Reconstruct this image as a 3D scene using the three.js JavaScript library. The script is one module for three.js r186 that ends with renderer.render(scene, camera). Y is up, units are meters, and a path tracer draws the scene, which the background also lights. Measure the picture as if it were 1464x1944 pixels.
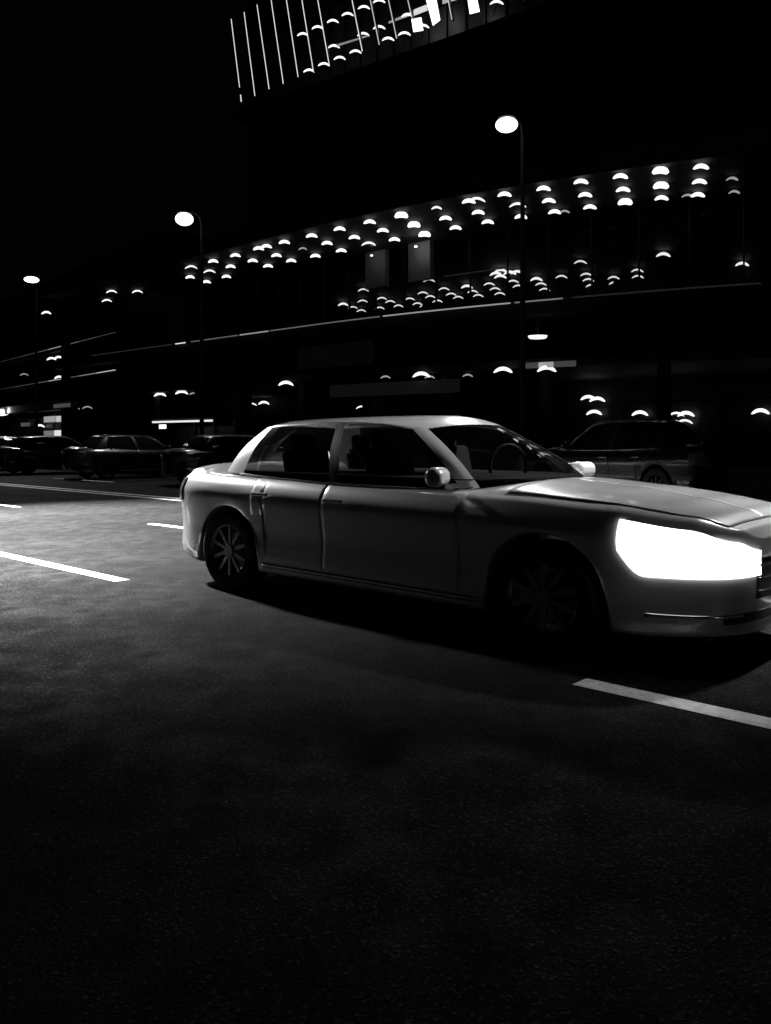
import * as THREE from 'three';
import { mergeGeometries } from 'three/addons/utils/BufferGeometryUtils.js';
import { RoundedBoxGeometry } from 'three/addons/geometries/RoundedBoxGeometry.js';

// ---------------------------------------------------------------- camera, sky, moon, exposure
const PW = 1464, PH = 1944, F = 1574, HORIZON = 835, EYE = 1.3;
const scene = new THREE.Scene();
const camera = new THREE.PerspectiveCamera(2 * Math.atan(PH / 2 / F) * 180 / Math.PI, PW / PH, 0.1, 1200);
camera.position.set(0, EYE, 0);
camera.lookAt(0, EYE, -10);
camera.setViewOffset(PW, PH, 0, PH / 2 - HORIZON, PW, PH);
camera.updateProjectionMatrix();
const renderer = new THREE.WebGLRenderer({ antialias: true });
renderer.setSize(771, 1024);
renderer.toneMapping = THREE.LinearToneMapping;
renderer.toneMappingExposure = 1;
renderer.shadowMap.enabled = true;
const skyData = new Float32Array(64 * 32 * 4);
for (let i = 0; i < 64 * 32; i++) { skyData.set([0.0006, 0.0006, 0.0006, 1], i * 4); }
const skyTex = new THREE.DataTexture(skyData, 64, 32, THREE.RGBAFormat, THREE.FloatType);
skyTex.mapping = THREE.EquirectangularReflectionMapping; skyTex.needsUpdate = true;
scene.background = skyTex; scene.environment = skyTex;
const moon = new THREE.DirectionalLight(0xffffff, 0.006);
moon.position.set(-30, 60, -40); moon.castShadow = true; scene.add(moon);
const sc = moon.shadow.camera; sc.left = -80; sc.right = 80; sc.top = 80; sc.bottom = -80; sc.far = 300;

// strengths of the lamps, the added right mast lamp among them
const STREET_CD = [130, 110, 260];
const HEAD_CD = 40, MAST_CD = [4500, 480];

// ---------------------------------------------------------------- frame of the street: s along it, p across it
const CO = 0.7365, SI = 0.6764, TURN = -Math.atan2(SI, CO);
const W = (s, p, y = 0) => new THREE.Vector3(-2.42 + CO * s + SI * p, y, -(7.63 - SI * s + CO * p));
const spOf = (v) => { const a = v.x + 2.42, b = -v.z - 7.63; return [a * CO - b * SI, a * SI + b * CO]; };
const ray = (x, y) => new THREE.Vector3((x - PW / 2) / F, (HORIZON - y) / F, -1);
const atHeight = (x, y, h) => { const r = ray(x, y); return r.multiplyScalar((h - EYE) / r.y).add(new THREE.Vector3(0, EYE, 0)); };
const atAcross = (x, y, p) => {            // where a sight line meets the upright plane p metres across the street
  const r = ray(x, y), z = (p + 7.63 * CO - 2.42 * SI) / (r.x * SI + CO);
  return r.multiplyScalar(z).add(new THREE.Vector3(0, EYE, 0));
};
const facadeP = (s) => 24 + 0.0085 * Math.max(0, s + 24) ** 2;

let seed = 7;
const rnd = () => { seed = (seed * 1664525 + 1013904223) >>> 0; return seed / 4294967296; };
const taken = {};
const numbered = (n) => { const k = taken[n] = (taken[n] ?? -1) + 1; return k ? `${n}_${String(k).padStart(3, '0')}` : n; };
const shade = (o) => { o.traverse(m => { if (m.isMesh) { m.castShadow = true; m.receiveShadow = true; } }); return o; };
function thing(name, label, category, group) {
  const o = new THREE.Group(); o.name = numbered(name); scene.add(o);
  o.userData = { label, category }; if (group) o.userData.group = group;
  return o;
}
function place(o, s, p, y = 0, turn = 0) { o.position.copy(W(s, p, y)); o.rotation.y = TURN + turn; return o; }
function part(parent, name, geo, mat) {
  const m = new THREE.Mesh(geo, mat); m.name = name; m.castShadow = m.receiveShadow = true; parent.add(m); return m;
}
function structure(name, geo, mat) {
  const m = new THREE.Mesh(geo, mat); m.name = numbered(name); m.userData.kind = 'structure'; m.castShadow = m.receiveShadow = true; scene.add(m); return m;
}
const box = (w, h, d, x = 0, y = 0, z = 0) => new THREE.BoxGeometry(w, h, d).translate(x, y, z);
const grey = (v) => new THREE.Color().setRGB(v, v, v);
const std = (v, rough = 0.7, metal = 0, o = {}) => new THREE.MeshStandardMaterial({ color: grey(v), roughness: rough, metalness: metal, ...o });
const glow = (v) => new THREE.MeshStandardMaterial({ color: grey(0.6), roughness: 0.5, emissive: grey(1), emissiveIntensity: v });
const dimGlow = (v) => new THREE.MeshStandardMaterial({ color: grey(0.04), roughness: 0.8, emissive: grey(1), emissiveIntensity: v });
const ORD = ['first', 'second', 'third', 'fourth', 'fifth', 'sixth', 'seventh', 'eighth', 'ninth', 'tenth', 'eleventh', 'twelfth', 'thirteenth', 'fourteenth', 'fifteenth', 'sixteenth', 'seventeenth', 'eighteenth', 'nineteenth', 'twentieth'];
const ord = (i) => i < 20 ? ORD[i] : (i + 1) % 10 === 0 ? ['thirtieth', 'fortieth', 'fiftieth', 'sixtieth'][(i + 1) / 10 - 3] : `${['twenty', 'thirty', 'forty', 'fifty'][Math.floor((i + 1) / 10) - 2]}-${ORD[(i + 1) % 10 - 1]}`;

// ---------------------------------------------------------------- textures
function tex(n, fn, srgb) {
  const d = new Uint8Array(n * n * 4);
  for (let y = 0; y < n; y++) for (let x = 0; x < n; x++) { const v = Math.max(0, Math.min(255, fn(x, y))); d.set([v, v, v, 255], (y * n + x) * 4); }
  const t = new THREE.DataTexture(d, n, n); t.wrapS = t.wrapT = THREE.RepeatWrapping; t.magFilter = THREE.LinearFilter; t.minFilter = THREE.LinearMipmapLinearFilter;
  t.generateMipmaps = true; if (srgb) t.colorSpace = THREE.SRGBColorSpace; t.needsUpdate = true; return t;
}
function tileNoise(n, cell) {               // smooth value noise that tiles
  const m = n / cell, g = Float32Array.from({ length: m * m }, () => rnd());
  return (x, y) => {
    const u = x / cell, v = y / cell, i = Math.floor(u) % m, j = Math.floor(v) % m, i2 = (i + 1) % m, j2 = (j + 1) % m;
    let a = u - Math.floor(u), b = v - Math.floor(v); a = a * a * (3 - 2 * a); b = b * b * (3 - 2 * b);
    return (g[j * m + i] * (1 - a) + g[j * m + i2] * a) * (1 - b) + (g[j2 * m + i] * (1 - a) + g[j2 * m + i2] * a) * b;
  };
}
const N = 1024, n4 = tileNoise(N, 4), n8 = tileNoise(N, 8), n64 = tileNoise(N, 64), n256 = tileNoise(N, 256);
const stones = new Float32Array(N * N);
for (let k = 0; k < 26000; k++) {           // aggregate in the asphalt
  const cx = rnd() * N, cy = rnd() * N, r = 1.2 + rnd() * rnd() * 3.4, h = 0.35 + 0.65 * rnd();
  for (let y = -5; y <= 5; y++) for (let x = -5; x <= 5; x++) {
    const d = Math.hypot(x, y) / r; if (d > 1) continue;
    const q = ((Math.round(cy + y) + N) % N) * N + (Math.round(cx + x) + N) % N; stones[q] = Math.max(stones[q], h * Math.sqrt(1 - d * d));
  }
}
const asphaltMap = tex(N, (x, y) => 34 + 26 * n4(x, y) + 34 * n64(x, y) * n256(x, y) + 62 * stones[y * N + x] ** 2, true);
const asphaltBump = tex(N, (x, y) => 60 * n4(x, y) + 40 * n8(x, y) + 120 * stones[y * N + x]);
const asphaltRough = tex(N, (x, y) => 225 - 70 * stones[y * N + x] - 60 * n64(x, y) * n256(x, y));
const paintMap = tex(256, (() => { const a = tileNoise(256, 4), b = tileNoise(256, 32); return (x, y) => 196 + 40 * a(x, y) + (b(x, y) > 0.7 && a(x, y) > 0.75 ? -40 : 8); })(), true);
const soilMap = tex(256, (() => { const a = tileNoise(256, 4), b = tileNoise(256, 64); return (x, y) => 60 + 45 * a(x, y) + 55 * b(x, y); })(), true);

const M = {
  asphalt: new THREE.MeshPhysicalMaterial({ map: asphaltMap, color: grey(0.24), roughness: 1, specularIntensity: 0.06, roughnessMap: asphaltRough, bumpMap: asphaltBump, bumpScale: 0.004 }),
  stripe: new THREE.MeshStandardMaterial({ map: paintMap, roughness: 0.6, bumpMap: asphaltBump, bumpScale: 0.002 }),
  paving: new THREE.MeshStandardMaterial({ map: soilMap, color: grey(0.16), roughness: 0.9 }),
  kerb: std(0.16, 0.85),
  dark: std(0.014, 0.7), concrete: new THREE.MeshStandardMaterial({ map: soilMap, color: grey(0.25), roughness: 0.9 }),
  frame: std(0.03, 0.4, 0.4), metal: std(0.35, 0.35, 0.9), pole: std(0.006, 0.8),
  pane: new THREE.MeshPhysicalMaterial({ color: grey(0.82), roughness: 0.02, transmission: 1, thickness: 0, ior: 1.12, specularIntensity: 0.2 }),
  darkPane: std(0.015, 0.45),
  lampA: glow(1.3), lampB: glow(1.1), lampC: glow(0.3), lampD: glow(0.1), street: glow(3),
};

// ---------------------------------------------------------------- ground, road, pavements, markings
function strip(s0, s1, p0, p1, y, ns = 1, np = 1) {
  const g = new THREE.PlaneGeometry(s1 - s0, p1 - p0, ns, np).rotateX(-Math.PI / 2).translate((s0 + s1) / 2, y, -(p0 + p1) / 2);
  const a = g.attributes.position, u = g.attributes.uv;
  for (let i = 0; i < a.count; i++) u.setXY(i, a.getX(i) / 2, a.getZ(i) / 2);
  return g;
}
const inStreet = (m) => { m.position.copy(W(0, 0, 0)); m.rotation.y = TURN; return m; };
inStreet(structure('ground', strip(-400, 300, -300, 400, -0.16), M.paving));
inStreet(structure('road', strip(-250, 120, -3.5, 12.7, 0), M.asphalt));
inStreet(structure('pavement', strip(-250, 120, 12.9, 60, 0.13), M.paving));
inStreet(structure('pavement', strip(-60, 60, -12, -3.7, 0.13), M.paving));
for (const [p, s0, s1] of [[12.8, -120, 40], [-3.6, -30, 30]])
  for (let s = s0; s < s1; s += 40) inStreet(structure('kerb', box(39.99, 0.3, 0.2, s + 20, -0.01, -p), M.kerb));
const mark = (name, s0, s1, p, w) => inStreet(structure(name, strip(s0, s1, p - w / 2, p + w / 2, 0.004), M.stripe));
for (let k = -3; k <= 2; k++) mark('lane_marking', -4 + k * 8.7, k * 8.7, 0, 0.155);
for (let k = -5; k <= 2; k++) mark('lane_marking', -4.4 + k * 8.7, -0.4 + k * 8.7, 3, 0.13);
mark('centre_line', -120, 30, 6.1, 0.16); mark('centre_line', -120, 30, 6.45, 0.16);
for (let k = -6; k <= 2; k++) mark('lane_marking', -3 + k * 8.7, 1 + k * 8.7, 9.1, 0.13);

// ---------------------------------------------------------------- cars
const L2 = 2.42;
const lut = (t) => (x) => { if (x <= t[0][0]) return t[0][1]; for (let i = 1; i < t.length; i++) if (x <= t[i][0]) { const a = (x - t[i - 1][0]) / (t[i][0] - t[i - 1][0]), b = a * a * (3 - 2 * a); return t[i - 1][1] * (1 - (a + b) / 2) + t[i][1] * (a + b) / 2; } return t[t.length - 1][1]; };
const halfW = (x) => 0.92 * Math.pow(Math.max(1e-6, 1 - Math.pow(Math.min(1, Math.abs(x) / L2), 8)), 0.25);
const topY = lut([[-2.42, 0.92], [-2.36, 1.0], [-2.2, 1.045], [-1.95, 1.055], [-1.75, 0.99], [-1, 0.97], [0.8, 0.96], [1.1, 1.0], [1.6, 0.96], [2.0, 0.905], [2.25, 0.85], [2.37, 0.79], [2.42, 0.73]]);
const shoulderY = lut([[-2.42, 0.86], [-2.3, 0.94], [-1.9, 0.965], [-1, 0.945], [0.3, 0.925], [1.2, 0.915], [1.8, 0.885], [2.2, 0.835], [2.37, 0.77], [2.42, 0.71]]);
const baseY = lut([[-2.42, 0.34], [-2.2, 0.25], [-1.9, 0.2], [1.9, 0.19], [2.42, 0.22]]);
const WHEEL_X = 1.42, WHEEL_R = 0.335, ARCH = 0.385;
const archY = (x) => { const d = Math.min(Math.abs(x - WHEEL_X), Math.abs(x + WHEEL_X)); return d < ARCH ? WHEEL_R + Math.sqrt(ARCH * ARCH - d * d) : 0; };
function controls(x) {
  const w = halfW(x), k = w / 0.92, ys = shoulderY(x), yt = topY(x), y0 = baseY(x), ar = archY(x);
  const c = [[0, y0], [0.6 * w, y0], [w - 0.07 * k, y0], [w - 0.025 * k, y0 + 0.06], [w - 0.022 * k, 0.36], [w - 0.03 * k, 0.5], [w - 0.018 * k, 0.62], [w, ys - 0.16], [w - 0.03 * k, ys - 0.075], [w - 0.075 * k, ys - 0.02], [w - 0.125 * k, ys + 0.008], [w * 0.78, ys + (yt - ys) * 0.5], [w * 0.58, ys + (yt - ys) * 0.78], [w * 0.3, ys + (yt - ys) * 0.96], [0, yt]];
  for (const q of c) q[1] = Math.max(q[1], ar);
  return c;
}
const cr = (a, b, c, d, t) => 0.5 * (2 * b + (c - a) * t + (2 * a - 5 * b + 4 * c - d) * t * t + (3 * b - a - 3 * c + d) * t * t * t);
function surf(x, v) {
  const c = controls(x), i = Math.min(13, Math.max(0, Math.floor(v))), t = v - i;
  const A = c[Math.max(0, i - 1)], B = c[i], C = c[i + 1], D = c[Math.min(14, i + 2)];
  return new THREE.Vector3(x, Math.max(cr(A[1], B[1], C[1], D[1], t), archY(x)), Math.max(0, cr(A[0], B[0], C[0], D[0], t)));
}
function surfOff(x, v, off) {
  const e = 0.004, xa = Math.min(L2 - 1e-4, x + e), xb = Math.max(-L2 + 1e-4, x - e);
  const n = surf(xa, v).sub(surf(xb, v)).cross(surf(x, Math.min(14, v + 0.02)).sub(surf(x, Math.max(0, v - 0.02)))).normalize();
  if (n.z < 0 && Math.abs(n.z) > Math.abs(n.y)) n.negate();
  if (n.y < 0 && v > 9) n.negate();
  return surf(x, v).addScaledVector(n, off);
}
function gridGeo(nu, nv, fn, flip) {
  const pos = [], uv = [], idx = [];
  for (let j = 0; j <= nv; j++) for (let i = 0; i <= nu; i++) { const q = fn(i / nu, j / nv); pos.push(q.x, q.y, q.z); uv.push(i / nu, j / nv); }
  for (let j = 0; j < nv; j++) for (let i = 0; i < nu; i++) { const a = j * (nu + 1) + i, b = a + 1, c = a + nu + 1, d = c + 1; flip ? idx.push(a, c, b, b, c, d) : idx.push(a, b, c, b, d, c); }
  const g = new THREE.BufferGeometry(); g.setAttribute('position', new THREE.Float32BufferAttribute(pos, 3)); g.setAttribute('uv', new THREE.Float32BufferAttribute(uv, 2)); g.setIndex(idx); g.computeVertexNormals(); return g;
}
const ease = (x0, x1) => (u) => { const a = Math.asin(x0 / L2), b = Math.asin(x1 / L2); return L2 * Math.sin(a + (b - a) * u); };
function panel(x0, x1, v0, v1, off, side, nx = 24, nv = 12) {   // a raised panel of the body's own surface, with turned-down edges
  const X = ease(x0, x1), lo = typeof v0 === 'function' ? v0 : () => v0, hi = typeof v1 === 'function' ? v1 : () => v1;
  return gridGeo(nx + 2, nv + 2, (u, v) => {
    const i = Math.round(u * (nx + 2)), j = Math.round(v * (nv + 2)), edge = i === 0 || j === 0 || i === nx + 2 || j === nv + 2;
    const uu = Math.min(1, Math.max(0, (i - 1) / nx)), vv = Math.min(1, Math.max(0, (j - 1) / nv)), x = X(uu);
    const q = surfOff(x, lo(x) + (hi(x) - lo(x)) * vv, edge ? -0.006 : off); q.z *= side; return q;
  }, side > 0);
}
function nosePanel(reach, v0, v1, off, nv = 10) {             // one piece across the nose, reach metres to either side
  const L = Math.log(1 - 1e-9), X = (z) => L2 * Math.pow(Math.max(0, 1 - Math.pow(z / 0.92, 4)), 0.125);
  return gridGeo(42, nv + 2, (u, v) => {
    const i = Math.round(u * 42), j = Math.round(v * (nv + 2)), edge = i === 0 || j === 0 || i === 42 || j === nv + 2, w = Math.min(1, Math.max(-1, (i - 21) / 20));
    const q = surf(Math.min(L2 * 0.99999, X(Math.max(0.03, Math.abs(w) * reach))), v0 + (v1 - v0) * Math.min(1, Math.max(0, (j - 1) / nv)));
    q.x += edge ? -0.01 : off; q.z = Math.abs(w) < 0.06 ? w * reach : q.z * Math.sign(w); return q;
  }, false);
}
function bodyGeo() {
  const NX = 150, NV = 56;
  const half = (side) => gridGeo(NX, NV, (u, v) => { const q = surf(L2 * 0.99995 * Math.sin(Math.PI / 2 * (2 * u - 1)), v * 14); q.z *= side; return q; }, side > 0);
  return mergeGeometries([half(1), half(-1)]);
}
const mk = (a) => new THREE.CatmullRomCurve3(a.map(q => new THREE.Vector3(q[0], q[2], q[1])), false, 'centripetal');
const KN = [0, 0.10, 0.19, 0.225, 0.36, 0.50, 0.525, 0.62, 0.74, 0.80, 0.9, 1];
const beltC = mk([[1.12, 0, 1.0], [1.06, 0.40, 0.985], [0.86, 0.70, 0.95], [0.78, 0.75, 0.935], [0.3, 0.80, 0.93], [-0.25, 0.81, 0.935], [-0.33, 0.81, 0.935], [-0.7, 0.80, 0.945], [-1.3, 0.765, 0.97], [-1.66, 0.68, 0.995], [-1.86, 0.38, 1.04], [-1.92, 0, 1.055]]);
const roofC = mk([[0.42, 0, 1.40], [0.38, 0.30, 1.39], [0.28, 0.50, 1.365], [0.2, 0.545, 1.365], [-0.05, 0.565, 1.395], [-0.4, 0.57, 1.41], [-0.46, 0.57, 1.41], [-0.8, 0.565, 1.41], [-1.2, 0.54, 1.395], [-1.36, 0.49, 1.38], [-1.45, 0.28, 1.395], [-1.47, 0, 1.40]]);
const knot = (a) => { for (let i = 1; i < KN.length; i++) if (a <= KN[i]) return (i - 1 + (a - KN[i - 1]) / (KN[i] - KN[i - 1])) / (KN.length - 1); return 1; };
function cabin(a, b, off = 0) {
  const t = knot(a), q = beltC.getPoint(t), r = roofC.getPoint(t), m = q.clone().lerp(r, b);
  const out = new THREE.Vector3(m.x + 0.35, 0, m.z).normalize(); out.y = 0.35;
  return m.addScaledVector(out, 0.035 * Math.sin(Math.PI * b) + off);
}
const cabinPatch = (a0, a1, b0, b1, off, side, nu = 14, nv = 8) => gridGeo(nu, nv, (u, v) => { const q = cabin(a0 + (a1 - a0) * u, b0 + (b1 - b0) * v, off); q.z *= side; return q; }, side < 0);
const both = (f) => mergeGeometries([f(1), f(-1)]);
const roofGeo = () => both((side) => gridGeo(60, 14, (u, v) => {
  const q = cabin(u, 0.955 + 0.045 * Math.min(1, v * 14 / 2)), c = Math.min(1, Math.max(0, (v - 2 / 14) / (12 / 14))), tx = Math.min(0.1, Math.max(-1.15, q.x));
  q.y += (1.462 - 0.02 * (tx + 0.35) ** 2 - q.y) * (1 - (1 - c) ** 2.2); q.z *= (1 - c) * side; q.x += (tx - q.x) * c; return q;
}, side < 0));
const tyreGeo = new THREE.LatheGeometry([[0.215, -0.09], [0.235, -0.105], [0.30, -0.11], [0.325, -0.095], [0.335, -0.06], [0.335, 0.06], [0.325, 0.095], [0.30, 0.11], [0.235, 0.105], [0.215, 0.09]].map(q => new THREE.Vector2(...q)), 40).rotateX(Math.PI / 2);
const rimGeo = (() => {
  const g = [new THREE.LatheGeometry([[0.19, -0.09], [0.195, 0.07], [0.222, 0.1], [0.218, 0.085], [0.205, 0.06]].map(q => new THREE.Vector2(...q)), 40).rotateX(Math.PI / 2), new THREE.CylinderGeometry(0.055, 0.06, 0.04, 20).rotateX(Math.PI / 2).translate(0, 0, 0.075)];
  for (let k = 0; k < 10; k++) g.push(new THREE.BoxGeometry(0.028, 0.17, 0.022).translate(0, 0.125, 0.07).rotateZ(k * Math.PI / 5));
  return mergeGeometries(g.map(q => q.index ? q.toNonIndexed() : q));
})();
const discGeo = new THREE.CylinderGeometry(0.15, 0.15, 0.02, 24).rotateX(Math.PI / 2).translate(0, 0, -0.02);
const seatGeo = mergeGeometries([new RoundedBoxGeometry(0.14, 0.34, 0.46, 3, 0.05).rotateZ(0.2).translate(0, 1.05, 0), new RoundedBoxGeometry(0.09, 0.15, 0.26, 3, 0.04).rotateZ(0.15).translate(-0.06, 1.27, 0)]);
const Mcar = {
  chrome: std(0.62, 0.16, 1), black: std(0.02, 0.45), tyre: std(0.02, 0.85), rim: std(0.3, 0.35, 0.9), seat: std(0.03, 0.8),
  glass: new THREE.MeshPhysicalMaterial({ color: grey(0.42), roughness: 0.02, transmission: 1, thickness: 0, ior: 1.5 }),
  darkGlass: new THREE.MeshPhysicalMaterial({ color: grey(0.008), roughness: 0.06, specularIntensity: 0.35 }),
  head: glow(3), tail: std(0.12, 0.15), lensOff: std(0.4, 0.1, 0.3), plate: std(0.6, 0.5),
};
const paint = (v, metal, rough) => new THREE.MeshPhysicalMaterial({ color: grey(v), metalness: metal, roughness: rough, clearcoat: 1, clearcoatRoughness: 0.06 });
function makeCar(name, label, pm, lit, seeThrough) {
  const t = thing(name, label, 'car'), glass = seeThrough ? Mcar.glass : Mcar.darkGlass;
  part(t, 'body', bodyGeo(), pm);
  part(t, 'roof', roofGeo(), pm);
  part(t, 'windshield', both(sd => cabinPatch(0, 0.186, 0.0, 0.962, 0, sd)), glass);
  part(t, 'rear_window', both(sd => cabinPatch(0.806, 1, 0.0, 0.962, 0, sd)), glass);
  part(t, 'hood', both(sd => panel(1.13, 2.33, 10.4, 14, 0.007, sd, 30, 14)), pm);
  part(t, 'trunk_lid', both(sd => panel(-2.3, -1.95, 10.6, 14, 0.007, sd, 20, 14)), pm);
  const grille = part(t, 'grille', nosePanel(0.4, 4.3, 7.0, 0.006), Mcar.black);
  for (let k = 0; k < 5; k++) part(grille, 'grille_bar', nosePanel(0.39, 4.55 + k * 0.5, 4.62 + k * 0.5, 0.014, 3), Mcar.chrome);
  part(t, 'air_intake', nosePanel(0.66, 3.05, 3.75, 0.006), Mcar.black);
  for (const sd of [1, -1]) {
    for (const [a0, a1, n] of [[0.225, 0.497, 'side_window'], [0.528, 0.715, 'side_window'], [0.72, 0.752, 'quarter_window']]) part(t, n, cabinPatch(a0, a1, 0.02, 0.955, 0, sd), glass);
    part(t, 'windshield_pillar', cabinPatch(0.184, 0.227, 0, 0.97, 0.006, sd), pm);
    part(t, 'door_pillar', cabinPatch(0.495, 0.53, 0, 0.97, 0.004, sd), Mcar.black);
    part(t, 'rear_pillar', cabinPatch(0.75, 0.808, 0, 0.97, 0.006, sd), pm);
    const trim = Array.from({ length: 40 }, (_, i) => { const q = cabin(0.2 + 0.555 * i / 39, 0.005, 0.012); q.z *= sd; return q; });
    part(t, 'window_trim', new THREE.TubeGeometry(new THREE.CatmullRomCurve3(trim), 60, 0.009, 6), Mcar.chrome);
    for (const [x0, x1] of [[-0.32, 0.86], [-1.1, -0.335]]) {
      const low = (x) => { const d = Math.abs(x + WHEEL_X); return d < 0.45 ? 6.3 : 3.5; };
      const dr = part(t, 'door', panel(x0, x1, x0 < -1 ? low : 3.5, 9.9, 0.004, sd, 30, 18), pm);
      const h = surfOff(x0 + 0.13, 7.4, 0.03);
      part(dr, 'handle', new RoundedBoxGeometry(0.19, 0.026, 0.024, 2, 0.011).translate(h.x, h.y, h.z * sd), Mcar.chrome);
    }
    part(t, 'sill_trim', panel(-0.98, 0.98, 3.02, 3.32, 0.012, sd, 30, 3), Mcar.chrome);
    const hl = part(t, 'headlight', panel(1.87, 2.412, (x) => 5.2 + 1.2 * Math.max(0, (2.0 - x) / 0.13) ** 2 , (x) => 8.3, 0.012, sd, 34, 14), lit ? Mcar.head : Mcar.lensOff);
    part(hl, 'headlight_trim', panel(1.9, 2.3, 8.26, 8.36, 0.008, sd, 20, 2), Mcar.chrome);
    part(t, 'tail_light', panel(-2.413, -2.1, 6.6, 8.8, 0.01, sd), Mcar.tail);
    part(t, 'bumper_trim', panel(2.0, 2.38, 3.55, 3.75, 0.012, sd, 20, 3), Mcar.chrome);
    const mi = part(t, 'side_mirror', new RoundedBoxGeometry(0.12, 0.125, 0.21, 4, 0.055).rotateY(sd * 0.25).translate(0.74, 1.03, sd * 0.96), pm);
    part(mi, 'mirror_glass', new RoundedBoxGeometry(0.012, 0.1, 0.17, 2, 0.005).rotateY(sd * 0.25).translate(0.684, 1.03, sd * 0.945), Mcar.chrome);
    part(mi, 'mirror_stalk', box(0.05, 0.03, 0.16, 0.75, 0.965, sd * 0.85), Mcar.black);
    for (const sx of [1, -1]) {
      const w = new THREE.Group(); w.name = 'wheel'; t.add(w); w.position.set(sx * WHEEL_X, WHEEL_R, sd * 0.79); if (sd < 0) w.rotation.y = Math.PI;
      part(w, 'tyre', tyreGeo, Mcar.tyre); part(w, 'rim', rimGeo, Mcar.rim); part(w, 'brake_disc', discGeo, Mcar.rim);
    }
  }
  if (seeThrough) {
    const sh = new THREE.Shape(); for (let i = 0; i <= 40; i++) { const q = cabin(i / 40, 0.03, -0.03); i ? sh.lineTo(q.x, q.z) : sh.moveTo(q.x, q.z); }
    for (let i = 40; i >= 0; i--) { const q = cabin(i / 40, 0.03, -0.03); sh.lineTo(q.x, -q.z); }
    part(t, 'dashboard', new THREE.ExtrudeGeometry(sh, { depth: 0.012, bevelEnabled: false }).rotateX(Math.PI / 2).translate(0, 1.008, 0), Mcar.seat);
    for (const z of [-0.38, 0.38]) { part(t, 'front_seat', seatGeo.clone().translate(-0.12, 0, z), Mcar.seat); part(t, 'rear_seat', seatGeo.clone().translate(-1.0, -0.03, z), Mcar.seat); }
    part(t, 'steering_wheel', new THREE.TorusGeometry(0.17, 0.014, 10, 30).rotateY(Math.PI / 2 - 0.35).translate(0.42, 1.06, -0.38), Mcar.black);
  }
  return t;
}
function headBeams(car, cd) {              // the beams of its two headlights
  for (const sd of [1, -1]) {
    const l = new THREE.SpotLight(0xffffff, cd, 0, 0.62, 0.9, 2); l.position.set(2.5, 0.66, sd * 0.66); l.target.position.set(8.5, 0.2, sd * 0.9);
    l.shadow.radius = 4; l.castShadow = true; car.add(l, l.target); l.name = 'headlight_beam';
  }
}
const silver = makeCar('sedan', 'silver sedan driving past with glowing headlights in the near lane', paint(0.78, 0.3, 0.3), true, true);
silver.scale.set(1.1, 1.025, 1); place(silver, 2.68, 1.24); headBeams(silver, HEAD_CD);
const dark0 = makeCar('parked_car', 'tall black car at the far kerb, just beyond the silver car\'s hood', paint(0.008, 0.1, 0.34), false, false);
dark0.traverse(m => { if (m.name === 'rim' || m.name === 'brake_disc') m.material = std(0.05, 0.5, 0.6); });
dark0.scale.set(0.85, 1.17, 1); place(dark0, -0.9, 11.45, 0, Math.PI); dark0.userData.group = 'cars parked along the far kerb';
for (const [s, sy, label] of [[-6.05, 1.13, 'dark car with lit tail lights, seen through the silver car\'s windshield'], [-13, 1, 'dark parked car hidden behind the silver car\'s trunk'], [-19, 1.02, 'dark car parked in front of the lit bus shelter'], [-24.8, 1, 'dark car parked across from the lit shop sign on the left']]) {
  const c = dark0.clone(); c.name = numbered('parked_car'); scene.add(c); c.scale.set(1, sy, 1); place(c, s, 11.4, 0, Math.PI);
  c.userData = { label, category: 'car', group: 'cars parked along the far kerb' };
  if (s > -7) c.traverse(m => { if (m.name === 'tail_light') { m.material = glow(5); m.userData.label = 'lit tail light'; } });
}
const pale = makeCar('parked_car', 'pale grey car cut off by the left edge of the picture', paint(0.35, 0.1, 0.5), false, false);
place(pale, -30.6, 11.4, 0, Math.PI); pale.userData.group = 'cars parked along the far kerb';

// ---------------------------------------------------------------- lamps
function crescent(w, rise, thick, depth) {           // a lamp shaped as its arched camera-shake trail: bowed bar with rounded ends
  const sh = new THREE.Shape(), n = 12, up = [], dn = [];
  for (let i = 0; i <= n; i++) { const u = i / n * 2 - 1, y = rise * (1 - u * u), th = thick * Math.sqrt(Math.max(0, 1 - u ** 4)) / 2 + thick * 0.06; up.push([u * w / 2, y + th]); dn.push([u * w / 2, y - th]); }
  up.forEach((q, i) => i ? sh.lineTo(...q) : sh.moveTo(...q)); dn.reverse().forEach(q => sh.lineTo(...q));
  return new THREE.ExtrudeGeometry(sh, { depth, bevelEnabled: true, bevelSize: 0.008, bevelThickness: 0.008, bevelSegments: 1 }).translate(0, 0, -depth / 2);
}
const lampShapes = { dome: crescent(0.56, 0.1, 0.12, 0.07), domeBig: crescent(0.6, 0.09, 0.21, 0.1), arc: crescent(0.72, 0.15, 0.07, 0.04), arcBold: crescent(0.76, 0.16, 0.12, 0.06), arcSmall: crescent(0.44, 0.09, 0.05, 0.08), arcTiny: crescent(0.5, 0.09, 0.05, 0.08), towerArc: crescent(0.9, 0.2, 0.12, 0.06) };
const stemMat = M.frame;
function lamp(pos, shape, mat, label, group, stemTo, wallDir) {
  const t = thing('ceiling_lamp', label, 'lamp', group); t.position.copy(pos);
  part(t, 'glowing_lens', lampShapes[shape], mat);
  if (wallDir) part(t, 'bracket', box(0.05, 0.05, wallDir, 0, 0.05, -wallDir / 2), stemMat);
  else if (stemTo > pos.y + 0.05) part(t, 'stem', box(0.025, stemTo - pos.y - 0.12, 0.025, 0, 0.12 + (stemTo - pos.y - 0.12) / 2, 0), stemMat);
  return t;
}
const CEIL = 11.62, LAMP_H = 11.42;
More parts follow.
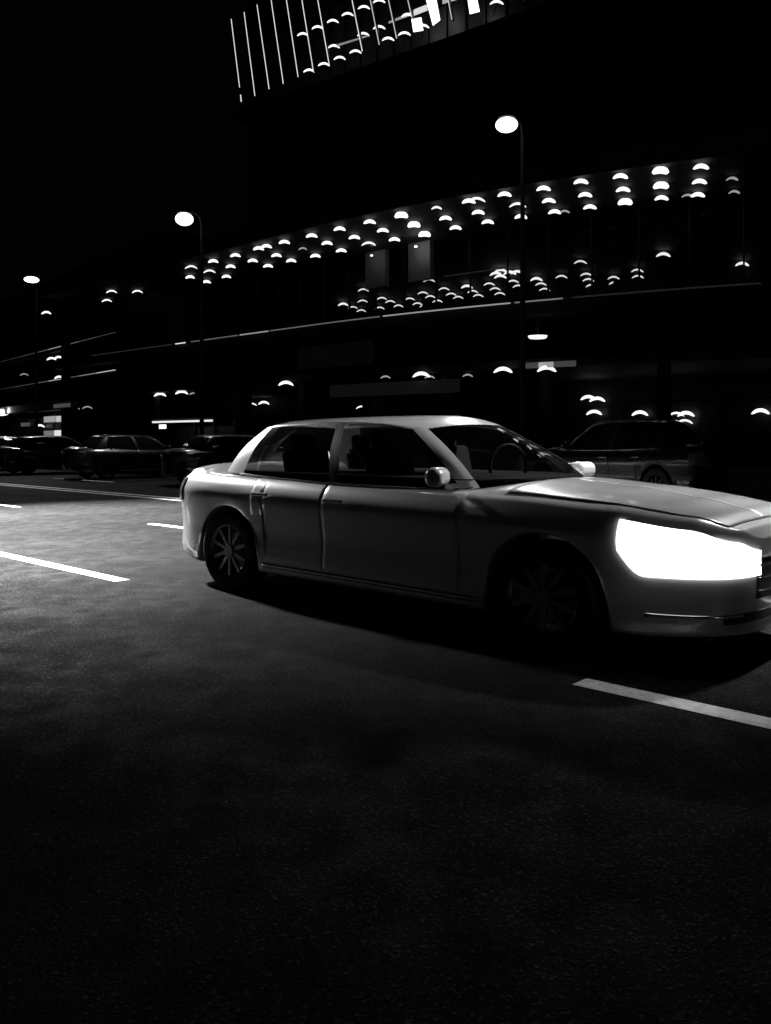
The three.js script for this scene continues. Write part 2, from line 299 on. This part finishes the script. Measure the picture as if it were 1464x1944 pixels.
const rows = {
  front: [[1331, 320], [1254, 327, 1], [1178, 338], [1103, 348], [1032, 361], [958, 372], [890, 385], [762, 411, 1], [702, 424], [645, 437], [592, 450], [540, 462], [506, 470], [491, 474], [447, 487], [405, 498], [363, 510, 2]],
  middle: [[1328, 348], [1255, 355, 1], [1183, 363], [1111, 373], [1042, 384], [983, 393, 2], [908, 406], [846, 417], [786, 429, 1], [727, 440], [673, 453], [621, 464], [575, 474, 3], [525, 487], [480, 497], [438, 508], [398, 518, 2]],
  rear: [[1325, 373], [1256, 379], [1187, 386, 1], [1120, 396], [1053, 405], [989, 414], [926, 424], [865, 435], [806, 447, 1], [749, 457], [700, 466, 2], [648, 478], [599, 488], [553, 497], [509, 507], [430, 527], [392, 537], [361, 528]],
};
for (const [row, list] of Object.entries(rows)) list.forEach(([x, y, k = 0], i) =>
  lamp(atHeight(x, y, LAMP_H), ['dome', 'domeBig', 'arc', 'arcSmall'][k], [M.lampA, M.lampA, M.lampB, M.lampC][k], `${ord(i)} bright lamp from the right in the ${row} row under the roof`, `${row} row of lamps under the high roof`, CEIL));
[[829, 397, 'arcSmall'], [1390, 342, 'arcSmall', M.lampC], [1394, 367, 'arcSmall', M.lampC], [1072, 404, 'arcSmall', M.lampC], [905, 383, 'arc'], [1306, 374, 'arcTiny', M.lampC]].forEach(([x, y, sh, m = M.lampB], i) =>
  lamp(atHeight(x, y, LAMP_H), sh, m, `small thin lamp strewn between the bright rows, ${ord(i)} of six`, 'stray small lamps under the high roof', CEIL));
[[212, 556], [203, 573], [261, 556], [88, 596, 1]].forEach(([x, y, b], i) =>
  lamp(atHeight(x, y, LAMP_H), b ? 'arcBold' : 'arc', M.lampA, ['upper of two close lamps left of the bright rows', 'lower of two close lamps left of the bright rows', 'single lamp just left of the bright rows', 'lone bold lamp above the left building'][i], 'lamps at the far left end of the roof', CEIL));
const hall = [[886.5, 547, 1], [897.6, 556], [908, 563.6], [929, 542], [940, 551], [949, 560], [960, 567], [951, 517, 1], [942, 523, 1], [950, 528, 1], [968, 521, 1], [982, 520, 1], [974, 537], [984, 546], [1000.5, 563], [1018.5, 533, 1], [1027, 542], [1034, 552], [1041.5, 559], [1066, 528], [1102, 500.5], [1113, 524], [1117, 534], [1122.6, 545], [1165, 530], [1167, 540], [1170.6, 548], [1210, 516.5], [1211, 528], [1213, 537], [1215, 546], [1259.5, 487, 1], [1409, 504.6, 1], [870, 567], [690, 553], [688.5, 574], [651.6, 580.4, 1], [670, 586], [686, 592], [725, 569], [741, 575], [721, 587], [756.6, 583], [778, 570], [792.6, 579], [806, 583], [803, 558.7], [817, 565.7], [830.7, 574], [815, 535], [843, 551], [856.6, 561], [479, 590], [491, 605], [391, 606], [314, 622], [355, 638], [404, 629], [456, 620]].sort((a, b) => b[0] - a[0]);
hall.forEach(([x, y, b], i) => lamp(atHeight(x, y, 11.3), b ? 'arcBold' : 'arc', b ? M.lampA : M.lampB, `${ord(i)} small lamp from the right, shaped as its shake trail, inside the hall above the lit ledge`, 'small lamps shaped as shake trails inside the upper hall', CEIL));

// ---------------------------------------------------------------- podium building with the curved front
const pod = thing('podium_building', 'long dark low building with curved front, lit ledge and rows of lamps', 'building');
{
  const S0 = -52, S1 = -1, BACK = 66;
  const outline = (d) => { const a = []; for (let i = 0; i <= 40; i++) { const s = S0 + (S1 - S0) * i / 40; a.push([s, facadeP(s) + d]); } return a; };
  const slabGeo = (d, y0, y1, back = BACK) => {
    const o = outline(d), sh = new THREE.Shape(); o.forEach((q, i) => i ? sh.lineTo(q[0], q[1]) : sh.moveTo(q[0], q[1])); sh.lineTo(S1, back); sh.lineTo(S0, back);
    return new THREE.ExtrudeGeometry(sh, { depth: y1 - y0, bevelEnabled: false }).rotateX(-Math.PI / 2).translate(0, y0, 0);
  };
  pod.position.copy(W(0, 0, 0)); pod.rotation.y = TURN;
  part(pod, 'roof_slab', slabGeo(-0.8, CEIL, 12.5), M.dark);
  part(pod, 'floor_slab', slabGeo(0, 6.45, 6.98), M.dark);
  part(pod, 'canopy_slab', slabGeo(0.1, 4.3, 4.62, 46), M.dark);
  part(pod, 'back_wall', box(S1 - S0, 12.3, 0.4, (S0 + S1) / 2, 6.28, -BACK - 0.2), M.dark);
  part(pod, 'shop_wall', box(S1 - S0 - 0.4, 4.16, 0.3, (S0 + S1) / 2, 2.21, -34), M.dark);
  part(pod, 'end_wall', box(0.3, 12.3, BACK - 31, S1 + 0.16, 6.28, -(BACK + 31) / 2), M.dark);
  part(pod, 'end_wall', box(0.3, 12.3, BACK - 25, S0 - 0.16, 6.28, -(BACK + 25) / 2), M.dark);
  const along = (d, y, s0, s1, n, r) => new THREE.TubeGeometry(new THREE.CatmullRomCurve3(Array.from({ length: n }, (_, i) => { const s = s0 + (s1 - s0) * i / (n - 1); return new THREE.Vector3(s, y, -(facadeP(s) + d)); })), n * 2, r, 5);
  part(pod, 'ledge_trim', along(-0.06, 7.02, S0 + 0.2, S1 - 0.2, 50, 0.04), std(0.05, 0.6, 0.5));
  for (const [s0, s1, v] of [[-45.6, -36, 0.018], [-35.6, -34.6, 0.8], [-34, -29.6, 0.1], [-29.4, -27, 0.3], [-26.8, -19.2, 0.1], [-19, -12.6, 0.28], [-12.4, -10.4, 0.14], [-10, -3.4, 0.008]]) part(pod, 'painted_ledge_glow', along(-0.12, 7.0, s0, s1, 12, 0.032), glow(v));  // emission painted on in place of lamps reflecting in the metal trim
  part(pod, 'painted_ledge_glow', along(5.1, 9.65, -19.5, -15.5, 10, 0.03), dimGlow(0.012));
  // glazing of the upper hall, behind the three rows of lamps; every bay a pane between posts
  const bays = 24;
  for (let i = 0; i <= bays; i++) {
    const s = S0 + 0.5 + (S1 - S0 - 1) * i / bays, p = facadeP(s) + 5.4;
    part(pod, 'mullion', box(0.05, CEIL - 6.99, 0.12, s, (CEIL + 6.99) / 2, -p), M.frame);
    if (i < bays) {
      const s2 = S0 + 0.5 + (S1 - S0 - 1) * (i + 1) / bays, p2 = facadeP(s2) + 5.4, len = Math.hypot(s2 - s, p2 - p);
      const g = new THREE.BoxGeometry(len - 0.1, 4.5, 0.012).rotateY(Math.atan2(p2 - p, s2 - s)).translate((s + s2) / 2, 9.3, -(p + p2) / 2);
      part(pod, 'window_pane', g, M.pane);
    }
  }
  for (let i = 0; i < 11; i++) {            // round columns
    const s = -49.5 + i * 4.7, p = facadeP(s) + 1.4;
    part(pod, 'column', new THREE.CylinderGeometry(0.26, 0.28, 4.16, 20).translate(s, 2.21, -p), M.concrete);
    if (i < 10) for (const k of [0, 1]) {
      part(pod, 'shop_window', box(2.2, 2.7, 0.05, s + 1.2 + k * 2.3, 1.6, -33.8), M.darkPane);
      part(pod, 'shop_window_frame', box(2.3, 0.1, 0.12, s + 1.2 + k * 2.3, 3.02, -33.8), M.frame);
    }
  }
  for (const [x, cd] of [[716, 0.22], [799, 0.6]]) {          // added panels, each with an added lamp, to make glow patches below the ceiling
    const [s, p] = spOf(atAcross(x, 480, 29.2));
    part(pod, 'glow_panel', box(1.5, 2.0, 0.3, s, CEIL - 1.0, -p), std(0.14, 0.8));
    const l = new THREE.PointLight(0xffffff, cd, 0, 2); l.position.copy(W(s + 0.3, p - 0.75, 11.15)); l.castShadow = true; l.name = 'added_panel_lamp_beam'; scene.add(l);
    const f = thing('added_panel_lamp', x > 750 ? 'added spotlight washing the added panel under the brightest three lamps' : 'added spotlight washing the fainter added panel', 'lamp', 'added spotlights on the added glow panels'); f.position.copy(W(s + 0.3, p - 0.75, 11.25));
    part(f, 'glowing_lens', new THREE.CylinderGeometry(0.07, 0.09, 0.06, 16), M.lampB); part(f, 'stem', box(0.03, 0.33, 0.03, 0, 0.2, 0), M.frame);
  }
  // signs and light boxes on the canopy
  const box0 = atAcross(987, 697, facadeP(-13)), box1 = atAcross(1093, 697, facadeP(-10)), [sa] = spOf(box0), [sb] = spOf(box1);
  const bandAt = (name, s0, s1, y, h, d, mat, n = 12) => part(pod, name, gridGeo(n, 1, (u, v) => { const s = s0 + (s1 - s0) * u; return new THREE.Vector3(s, y + h * (v - 0.5), -(facadeP(s) + d)); }), mat);
  bandAt('canopy_fascia', S0 + 0.5, S1 - 0.5, 4.46, 0.34, 0.06, std(0.04, 0.6, 0.4), 40);
  bandAt('light_box', sa, sb, 4.37, 0.24, 0.02, dimGlow(0.05));
  bandAt('light_box', sa + 0.7, sb - 0.9, 4.37, 0.22, 0.0, glow(0.3));
  const [s2] = spOf(atAcross(625, 740, 24)), [s3] = spOf(atAcross(870, 740, 24.6));
  bandAt('sign_panel', s2, s3, 3.66, 0.6, 0.04, dimGlow(0.004));  // low emission painted on, in place of dim light falling on the board
  const [s4] = spOf(atAcross(565, 690, 24)), [s5] = spOf(atAcross(708, 690, 24.1));
  bandAt('sign_panel', s4, s5, 5.4, 1.1, -0.02, dimGlow(0.001));
}
// lamps under the canopy and on the shop wall
[[955, 707, 1], [1038, 705, 1], [543, 731.5, 1], [732, 718, 0], [800, 715.5, 1], [816, 718, 0], [888, 715, 0], [304, 752, 1], [345, 748, 1], [367, 749, 0]].sort((a, b) => b[0] - a[0]).forEach(([x, y, b], i) =>
  lamp(atHeight(x, y, 4.1), b ? 'arcBold' : 'arcSmall', b ? M.lampA : M.lampC, `${ord(i)} lamp from the right hanging under the street canopy`, 'lamps under the street canopy', 4.3));
[[1117, 759, 1], [1134, 762, 1], [1128, 787, 1], [1215, 788.5, 1], [1284, 790, 0], [1302.5, 790, 1], [1282, 806, 0], [1300, 804, 0], [1444, 785.6, 1], [478, 770, 0], [501, 767.5, 1], [687, 776, 0], [388, 782, 0], [406, 767, 0]].sort((a, b) => b[0] - a[0]).forEach(([x, y, b], i) =>
  lamp(atAcross(x, y, 33.3), b ? 'arcBold' : 'arc', b ? M.lampA : M.lampB, `${ord(i)} bracket lamp from the right on the shop wall above the car roofs`, 'bracket lamps on the shop wall', 0, 0.62));
{
  const t = thing('canopy_lamp', 'flat round lamp hanging above the glowing canopy light box', 'lamp'), q = atAcross(1021, 640, facadeP(-12) - 0.1);
  t.position.copy(q); part(t, 'glowing_lens', new THREE.CylinderGeometry(0.4, 0.34, 0.1, 28), M.lampB); part(t, 'stem', box(0.04, 6.45 - q.y - 0.04, 0.04, 0, (6.45 - q.y) / 2 + 0.02, -0.0), stemMat);
}

// ---------------------------------------------------------------- left building
const left = thing('left_building', 'dark building at the left with thin lit slab edges and pale columns', 'building');
{
  const A = atHeight(225, 629, 8.5), B = atHeight(0, 687, 8.5), dir = B.clone().sub(A); dir.y = 0; const len = 46; dir.normalize();
  left.position.set(A.x, 0.13, A.z); left.rotation.y = Math.atan2(-dir.z, dir.x) + Math.PI;   // local -x runs along the front, away to the left; +z faces the street
  const cx = -len / 2;
  part(left, 'wall', box(len, 15.5, 0.3, cx, 7.75, -3), M.dark);
  part(left, 'wall', box(0.3, 15.5, 12, 0.2, 7.75, -9), M.dark);
  for (const y of [8.2, 5.7]) {
    part(left, 'floor_slab', box(len, 0.3, 3, cx, y, -1.4), M.dark);
    for (let k = 0; k < 8; k++) part(left, 'edge_light', box(3.38, 0.04, 0.04, -1.9 - k * 3.4, y + 0.12, 0.125), glow(y > 7 ? [0.04, 0.06, 0.12, 0.35, 0.1, 0.05, 0.03, 0.02][k] : [0.6, 0.25, 0.1, 0.5, 0.12, 0.05, 0.03, 0.02][k]));
  }
  for (let k = 0; k < 9; k++) part(left, 'column', box(0.5, 5.4, 0.5, -3.2 - k * 3.6, 2.7, -0.7), M.concrete);
  for (let k = 0; k < 9; k++) part(left, 'column', box(0.5, 2.18, 0.5, -3.2 - k * 3.6, 6.95, -0.7), M.concrete);
  part(left, 'awning', new RoundedBoxGeometry(26, 0.7, 0.7, 2, 0.1).translate(-20, 3.75, 0.5), std(0.25, 0.8));
  for (let k = 0; k < 7; k++) { part(left, 'shop_window', box(3.1, 2.6, 0.06, -5 - k * 3.6, 1.5, -0.4), M.darkPane); part(left, 'shop_window_frame', box(3.2, 0.12, 0.12, -5 - k * 3.6, 2.9, -0.42), M.frame); }
  left.updateMatrixWorld(true);
  const onFront = (x, y, dz) => { // sight line onto the plane local z = dz
    const o = left.worldToLocal(new THREE.Vector3(0, EYE, 0)), d = left.worldToLocal(ray(x, y).add(new THREE.Vector3(0, EYE, 0))).sub(o);
    return o.clone().addScaledVector(d, (dz - o.z) / d.z);
  };
  const panelAt = (name, x0, y0, x1, y1, dz, v) => { const a = onFront(x0, y0, dz), b = onFront(x1, y1, dz); return part(left, name, box(Math.abs(b.x - a.x), Math.abs(b.y - a.y), 0.05, (a.x + b.x) / 2, (a.y + b.y) / 2, dz), glow(v)); };
  panelAt('shop_sign', 84, 791, 105, 801, 0.3, 0.32); panelAt('shop_sign', 107, 790, 129, 800, 0.3, 0.5);
  for (const [x, y] of [[95, 790], [118, 789]]) { const q = onFront(x, y, 0.3); part(left, 'sign_hanger', box(0.06, 3.45 - q.y, 0.06, q.x, (3.45 + q.y) / 2, 0.3), M.frame); }
  panelAt('lit_window', 104, 817, 134, 834, -0.3, 0.75); panelAt('lit_window', 84, 818, 103, 834, -0.3, 0.16); panelAt('lit_window', 40, 803, 57, 809, -0.3, 0.05);
  panelAt('awning_light', 102, 768, 133, 772, 0.9, 0.06);
  const lm = (x, y, dz, sh, m, label) => { const q = left.localToWorld(onFront(x, y, dz)); lamp(q, sh, m, label, 'lamps along the left building', 0, 0.5); };
  lm(98, 683.5, -0.1, 'arcBold', M.lampA, 'left one of two joined lamps between the lit slab edges'); lm(112, 681.5, -0.1, 'arcBold', M.lampA, 'right one of two joined lamps between the lit slab edges');
  lm(46, 713, -0.1, 'arc', M.lampC, 'dim thin lamp by the lower lit slab edge, far left'); lm(113, 719, 0.5, 'arcBold', M.lampB, 'lamp on the lower slab edge below the joined pair');
  lm(76, 811, 0, 'arcBold', M.lampA, 'lamp below the lit shop sign at the left'); lm(200, 830, 0, 'arc', M.lampC, 'dim lamp low on the wall right of the lit shop window');
  [[80, 781], [100, 779.5], [118, 778], [142, 777], [166, 776]].forEach(([x, y], i) => lm(x, y, 0.2, 'arc', M.lampC, `${ord(i)} dim lamp from the left under the pale awning`));
  const big = thing('awning_lamp', 'large bright lamp on the awning at the left edge of the picture', 'lamp'); big.position.copy(left.localToWorld(onFront(3, 783, 1.0)));
  part(big, 'glowing_lens', new THREE.SphereGeometry(1, 24, 16).scale(0.72, 0.3, 0.3), M.lampA); part(big, 'bracket', box(0.1, 0.1, 0.5, 0, 0, -0.35), stemMat);
  const pl = new THREE.PointLight(0xffffff, 2.6, 0, 2); pl.position.copy(big.position).add(new THREE.Vector3(1.0, 0.1, 1.2)); pl.castShadow = true; pl.shadow.radius = 10; scene.add(pl);
  for (const [x, y, c] of [[158, 693, 2.2], [190, 687, 2.6]]) { const l = new THREE.PointLight(0xffffff, c * 0.45, 0, 2); l.position.copy(left.localToWorld(onFront(x, y, 0.3))); l.castShadow = true; scene.add(l); }
}

// ---------------------------------------------------------------- bus shelter
{
  const a = atAcross(292, 804, 21.5), b = atAcross(406, 798, 21.5), [s0] = spOf(a), [s1] = spOf(b), len = s1 - s0, y = (a.y + b.y) / 2;
  const t = place(thing('bus_shelter', 'bus shelter with a brightly lit roof edge beyond the silver car\'s trunk', 'bus shelter'), (s0 + s1) / 2, 21.5, 0.13);
  part(t, 'roof', new RoundedBoxGeometry(len + 0.2, 0.14, 1.7, 2, 0.05).translate(0, y + 0.06, -0.8), M.dark);
  part(t, 'roof_light', box(len, 0.1, 0.05, 0, y - 0.1, 0.08), glow(0.9));
  part(t, 'back_panel', box(len, 1.7, 0.04, 0, 1.05, -1.5), M.darkPane);
  for (const k of [-1, -0.33, 0.33, 1]) part(t, 'post', box(0.08, y, 0.08, k * (len / 2 - 0.1), y / 2, -1.4), M.frame);
  part(t, 'bench', box(len * 0.6, 0.06, 0.4, 0, 0.45, -1.15), M.frame);
  for (const k of [-1, 1]) part(t, 'bench_leg', box(0.06, 0.42, 0.35, k * len * 0.25, 0.21, -1.15), M.frame);
  part(t, 'light_panel', box(0.62, 0.22, 0.06, -len / 2 + 0.9, y - 0.36, 0.0), glow(2));
  const g = thing('wall_lamp', 'square frosted lamp above the lit bus shelter roof', 'lamp'); g.position.copy(atAcross(360, 779, 33.3));
  part(g, 'glowing_lens', new RoundedBoxGeometry(0.5, 0.42, 0.3, 3, 0.08), glow(0.22)); part(g, 'bracket', box(0.06, 0.06, 0.6, 0, 0, -0.4), stemMat);
}

// ---------------------------------------------------------------- street lamps
[[962, 237, 9, 0.27, 0.17, 'nearest and highest of the three street lamps, upper right'], [350, 416, 9, 0.31, 0.22, 'middle one of three street lamps, round and glowing'], [60, 531, 9, 0.34, 0.14, 'farthest of the three street lamps, by the left edge']].forEach(([x, y, h, rx, ry, label], i) => {
  const q = atHeight(x, y, h), [s, p] = spOf(q), t = thing('street_lamp', label, 'street lamp', 'street lamps along the far kerb'); place(t, s, p, 0);
  const back = Math.max(0.7, 13.3 - p), side = i === 2 ? -1.0 : 0;
  part(t, 'pole', new THREE.CylinderGeometry(0.05, 0.09, h - 0.1, 16).translate(side, (h - 0.1) / 2 + 0.02, -back), M.pole);
  part(t, 'arm', new THREE.TubeGeometry(new THREE.CatmullRomCurve3([new THREE.Vector3(side, h - 0.4, -back), new THREE.Vector3(side * 0.9, h + 0.2, -back + 0.1), new THREE.Vector3(0, h + ry + 0.12, -0.1)]), 16, 0.035, 8), M.pole);
  part(t, 'lamp_hood', new THREE.SphereGeometry(1, 24, 10, 0, Math.PI * 2, 0, Math.PI / 2).scale(rx * 0.8, 0.1, rx * 0.8).translate(0, h + ry * 0.9, 0), M.pole);
  part(t, 'glowing_lens', new THREE.SphereGeometry(1, 28, 18).scale(rx, ry, rx), M.street).position.y = h;
  const l = new THREE.SpotLight(0xffffff, STREET_CD[i], 0, i ? 0.95 : 0.56, 0.6, 2); l.position.copy(W(s, p, h - ry - 0.05)); l.target.position.copy(i ? W(s + 3, p - 8, 0) : W(2, 0.6, 0)); l.castShadow = true; l.shadow.radius = 25; l.name = 'street_lamp_beam'; scene.add(l, l.target);
});

// lamps on long mast arms reaching over the near lane, out of the picture left and right: they light the road at the left and the car's upper faces; the right one is added for the hood and roof
[[-8.4, 1.7, 5.7, -5.5, 2.6, 0.8, 0.5, 'overhead lamp on a long mast arm, lighting the near lane at the left'], [6, 5, 5.2, 3.2, 3.4, 0.66, 0.5, 'overhead lamp on a long mast arm, lighting the silver car\'s hood']].forEach(([s, p, h, ts, tp, angle, soft, label], i) => {
  const t = place(thing('mast_lamp', label, 'street lamp', 'mast lamps of the near kerb'), s, p), r = p + 4;
  part(t, 'pole', new THREE.CylinderGeometry(0.07, 0.11, h + 0.3, 16).translate(0, (h + 0.3) / 2 + 0.13, r), M.pole);
  part(t, 'arm', new THREE.TubeGeometry(new THREE.LineCurve3(new THREE.Vector3(0, h + 0.3, r), new THREE.Vector3(0, h + 0.2, -0.3)), 4, 0.05, 10), M.pole);
  part(t, 'lamp_hood', new RoundedBoxGeometry(0.36, 0.12, 0.8, 3, 0.05).translate(0, h + 0.1, 0), M.pole);
  part(t, 'glowing_lens', box(0.28, 0.02, 0.6, 0, h + 0.03, 0), M.street);
  const l = new THREE.SpotLight(0xffffff, MAST_CD[i], 0, angle, soft, 2); l.position.copy(W(s, p, h)); l.target.position.copy(W(ts, tp, 0)); l.castShadow = true; l.shadow.radius = 12; l.name = 'mast_lamp_beam'; scene.add(l, l.target);
});

// ---------------------------------------------------------------- tower with slanted lit fins
const tower = thing('glass_tower', 'dark tower overhead with thin slanted glowing fins and lit windows', 'building');
{
  const nx = 0.607, nz = 0.794, c0 = nx * -12.1 + nz * 70;
  const on = (x, y, d = 0) => { const r = ray(x, y); return r.multiplyScalar((c0 + d) / (nx * r.x + nz)).add(new THREE.Vector3(0, EYE, 0)); };
  const al = new THREE.Vector3(nz, 0, nx), org = on(455, 190); org.y = 0;      // along the front, to the right and nearer
  tower.position.copy(org); tower.rotation.y = -Math.atan2(nx, nz);
  tower.updateMatrixWorld(true);
  const loc = (x, y, d = 0) => tower.worldToLocal(on(x, y, d));
  part(tower, 'core', box(60, 92, 20, 28, 46.1, -13), M.dark);
  const b0 = loc(458, 192), b1 = loc(985, 0);
  part(tower, 'soffit', box(60, 0.5, 3, 29, b0.y - 0.9, -1.6), M.frame);
  const bar = (a, b, w, d) => { const v = b.clone().sub(a), g = new THREE.BoxGeometry(w, v.length(), d).translate(0, v.length() / 2, 0); g.applyQuaternion(new THREE.Quaternion().setFromUnitVectors(new THREE.Vector3(0, 1, 0), v.clone().normalize())); return g.translate(a.x, a.y, a.z); };
  const fins = [[439, 36, 455, 166], [463.5, 23, 484, 182], [488, 9, 511, 169], [514, -6, 538, 159], [543, -6, 566, 146], [572, -8, 595, 135], [602, -8, 625, 122], [670, 8, 688, 97.5], [702, -6, 720, 85], [736, -8, 753, 73], [771, -14, 782, 33], [851, 0, 858, 37]];
  fins.forEach(([x0, y0, x1, y1], i) => {
    const a = loc(x1, y1), b = loc(x0, y0), v = b.clone().sub(a); if (i > 2) b.addScaledVector(v.normalize(), 8);
    const f = part(tower, 'fin', bar(a.clone().setZ(-0.16), b.clone().setZ(-0.16), 0.09, 0.26), M.frame); part(f, 'fin_light', bar(a, b, 0.055, 0.03), glow(0.9 - (i > 7 ? 0.3 : 0)));
  });
  part(tower, 'fin_light', bar(loc(458, 193), loc(457, 180), 0.08, 0.05), glow(0.8));
  for (let i = 0; i < 26; i++) for (const r of [0, 1, 2]) {                 // glazing, one pane per bay and storey
    part(tower, 'window_pane', box(1.5, 3.2, 0.03, 0.9 + i * 1.62, b0.y + 1.3 + r * 3.4, -2.2), M.darkPane);
    if (r < 2) part(tower, 'mullion', box(0.08, 3.4, 0.12, 0.05 + i * 1.62, b0.y + 1.3 + r * 3.4, -2.1), M.frame);
  }
  const quad = (name, pts, v) => {
    const q = pts.map(([x, y]) => loc(x, y, 0.6)), g = new THREE.BufferGeometry().setFromPoints([q[0], q[1], q[2], q[0], q[2], q[3]]); g.computeVertexNormals(); g.setAttribute('uv', new THREE.Float32BufferAttribute([0, 0, 1, 0, 1, 1, 0, 0, 1, 1, 0, 1], 2));
    return part(tower, name, g, glow(v));
  };
  quad('lit_window', [[785, 61], [804, 58], [800, 33], [781, 36]], 2); quad('lit_window', [[822, 49], [836, 38], [828, -4], [808, -4]], 2); quad('lit_window', [[892, 27], [911, 22], [905, -6], [887, -6]], 2);
  quad('lit_ceiling_light', [[636, 90], [700, 69], [700, 66], [640, 84]], 0.22); quad('lit_ceiling_light', [[738, 45], [786, 27], [786, 20], [738, 41]], 0.3); quad('lit_ceiling_light', [[786, 30], [812, 20], [812, 8], [786, 18]], 0.7);
  quad('lit_ceiling_light', [[840, 8], [880, -4], [880, -8], [840, 0]], 0.4);
  const list = [[587, 137], [615, 125, 1], [645, 113], [675, 101], [737, 77], [768, 67], [803, 53, 1], [943, 8], [983, -1], [575, 68, 1], [603, 55], [632, 43], [660, 30], [691, 17], [720, 5, 1], [634, 91, 1], [690, 68], [720, 55, 2], [774, 32, 1]];
  list.forEach(([x, y, b = 0], i) => lamp(on(x, y, 0.5), 'towerArc', M.lampA, `${i < 9 ? `${ord(i)} lamp from the left in the bottom row` : i < 15 ? `${ord(i - 9)} lamp from the left in the top row` : `${ord(i - 15)} lamp from the left in the middle row`} of the finned tower`, 'lamps in the finned tower', 0, 1.6));
}

renderer.render(scene, camera);
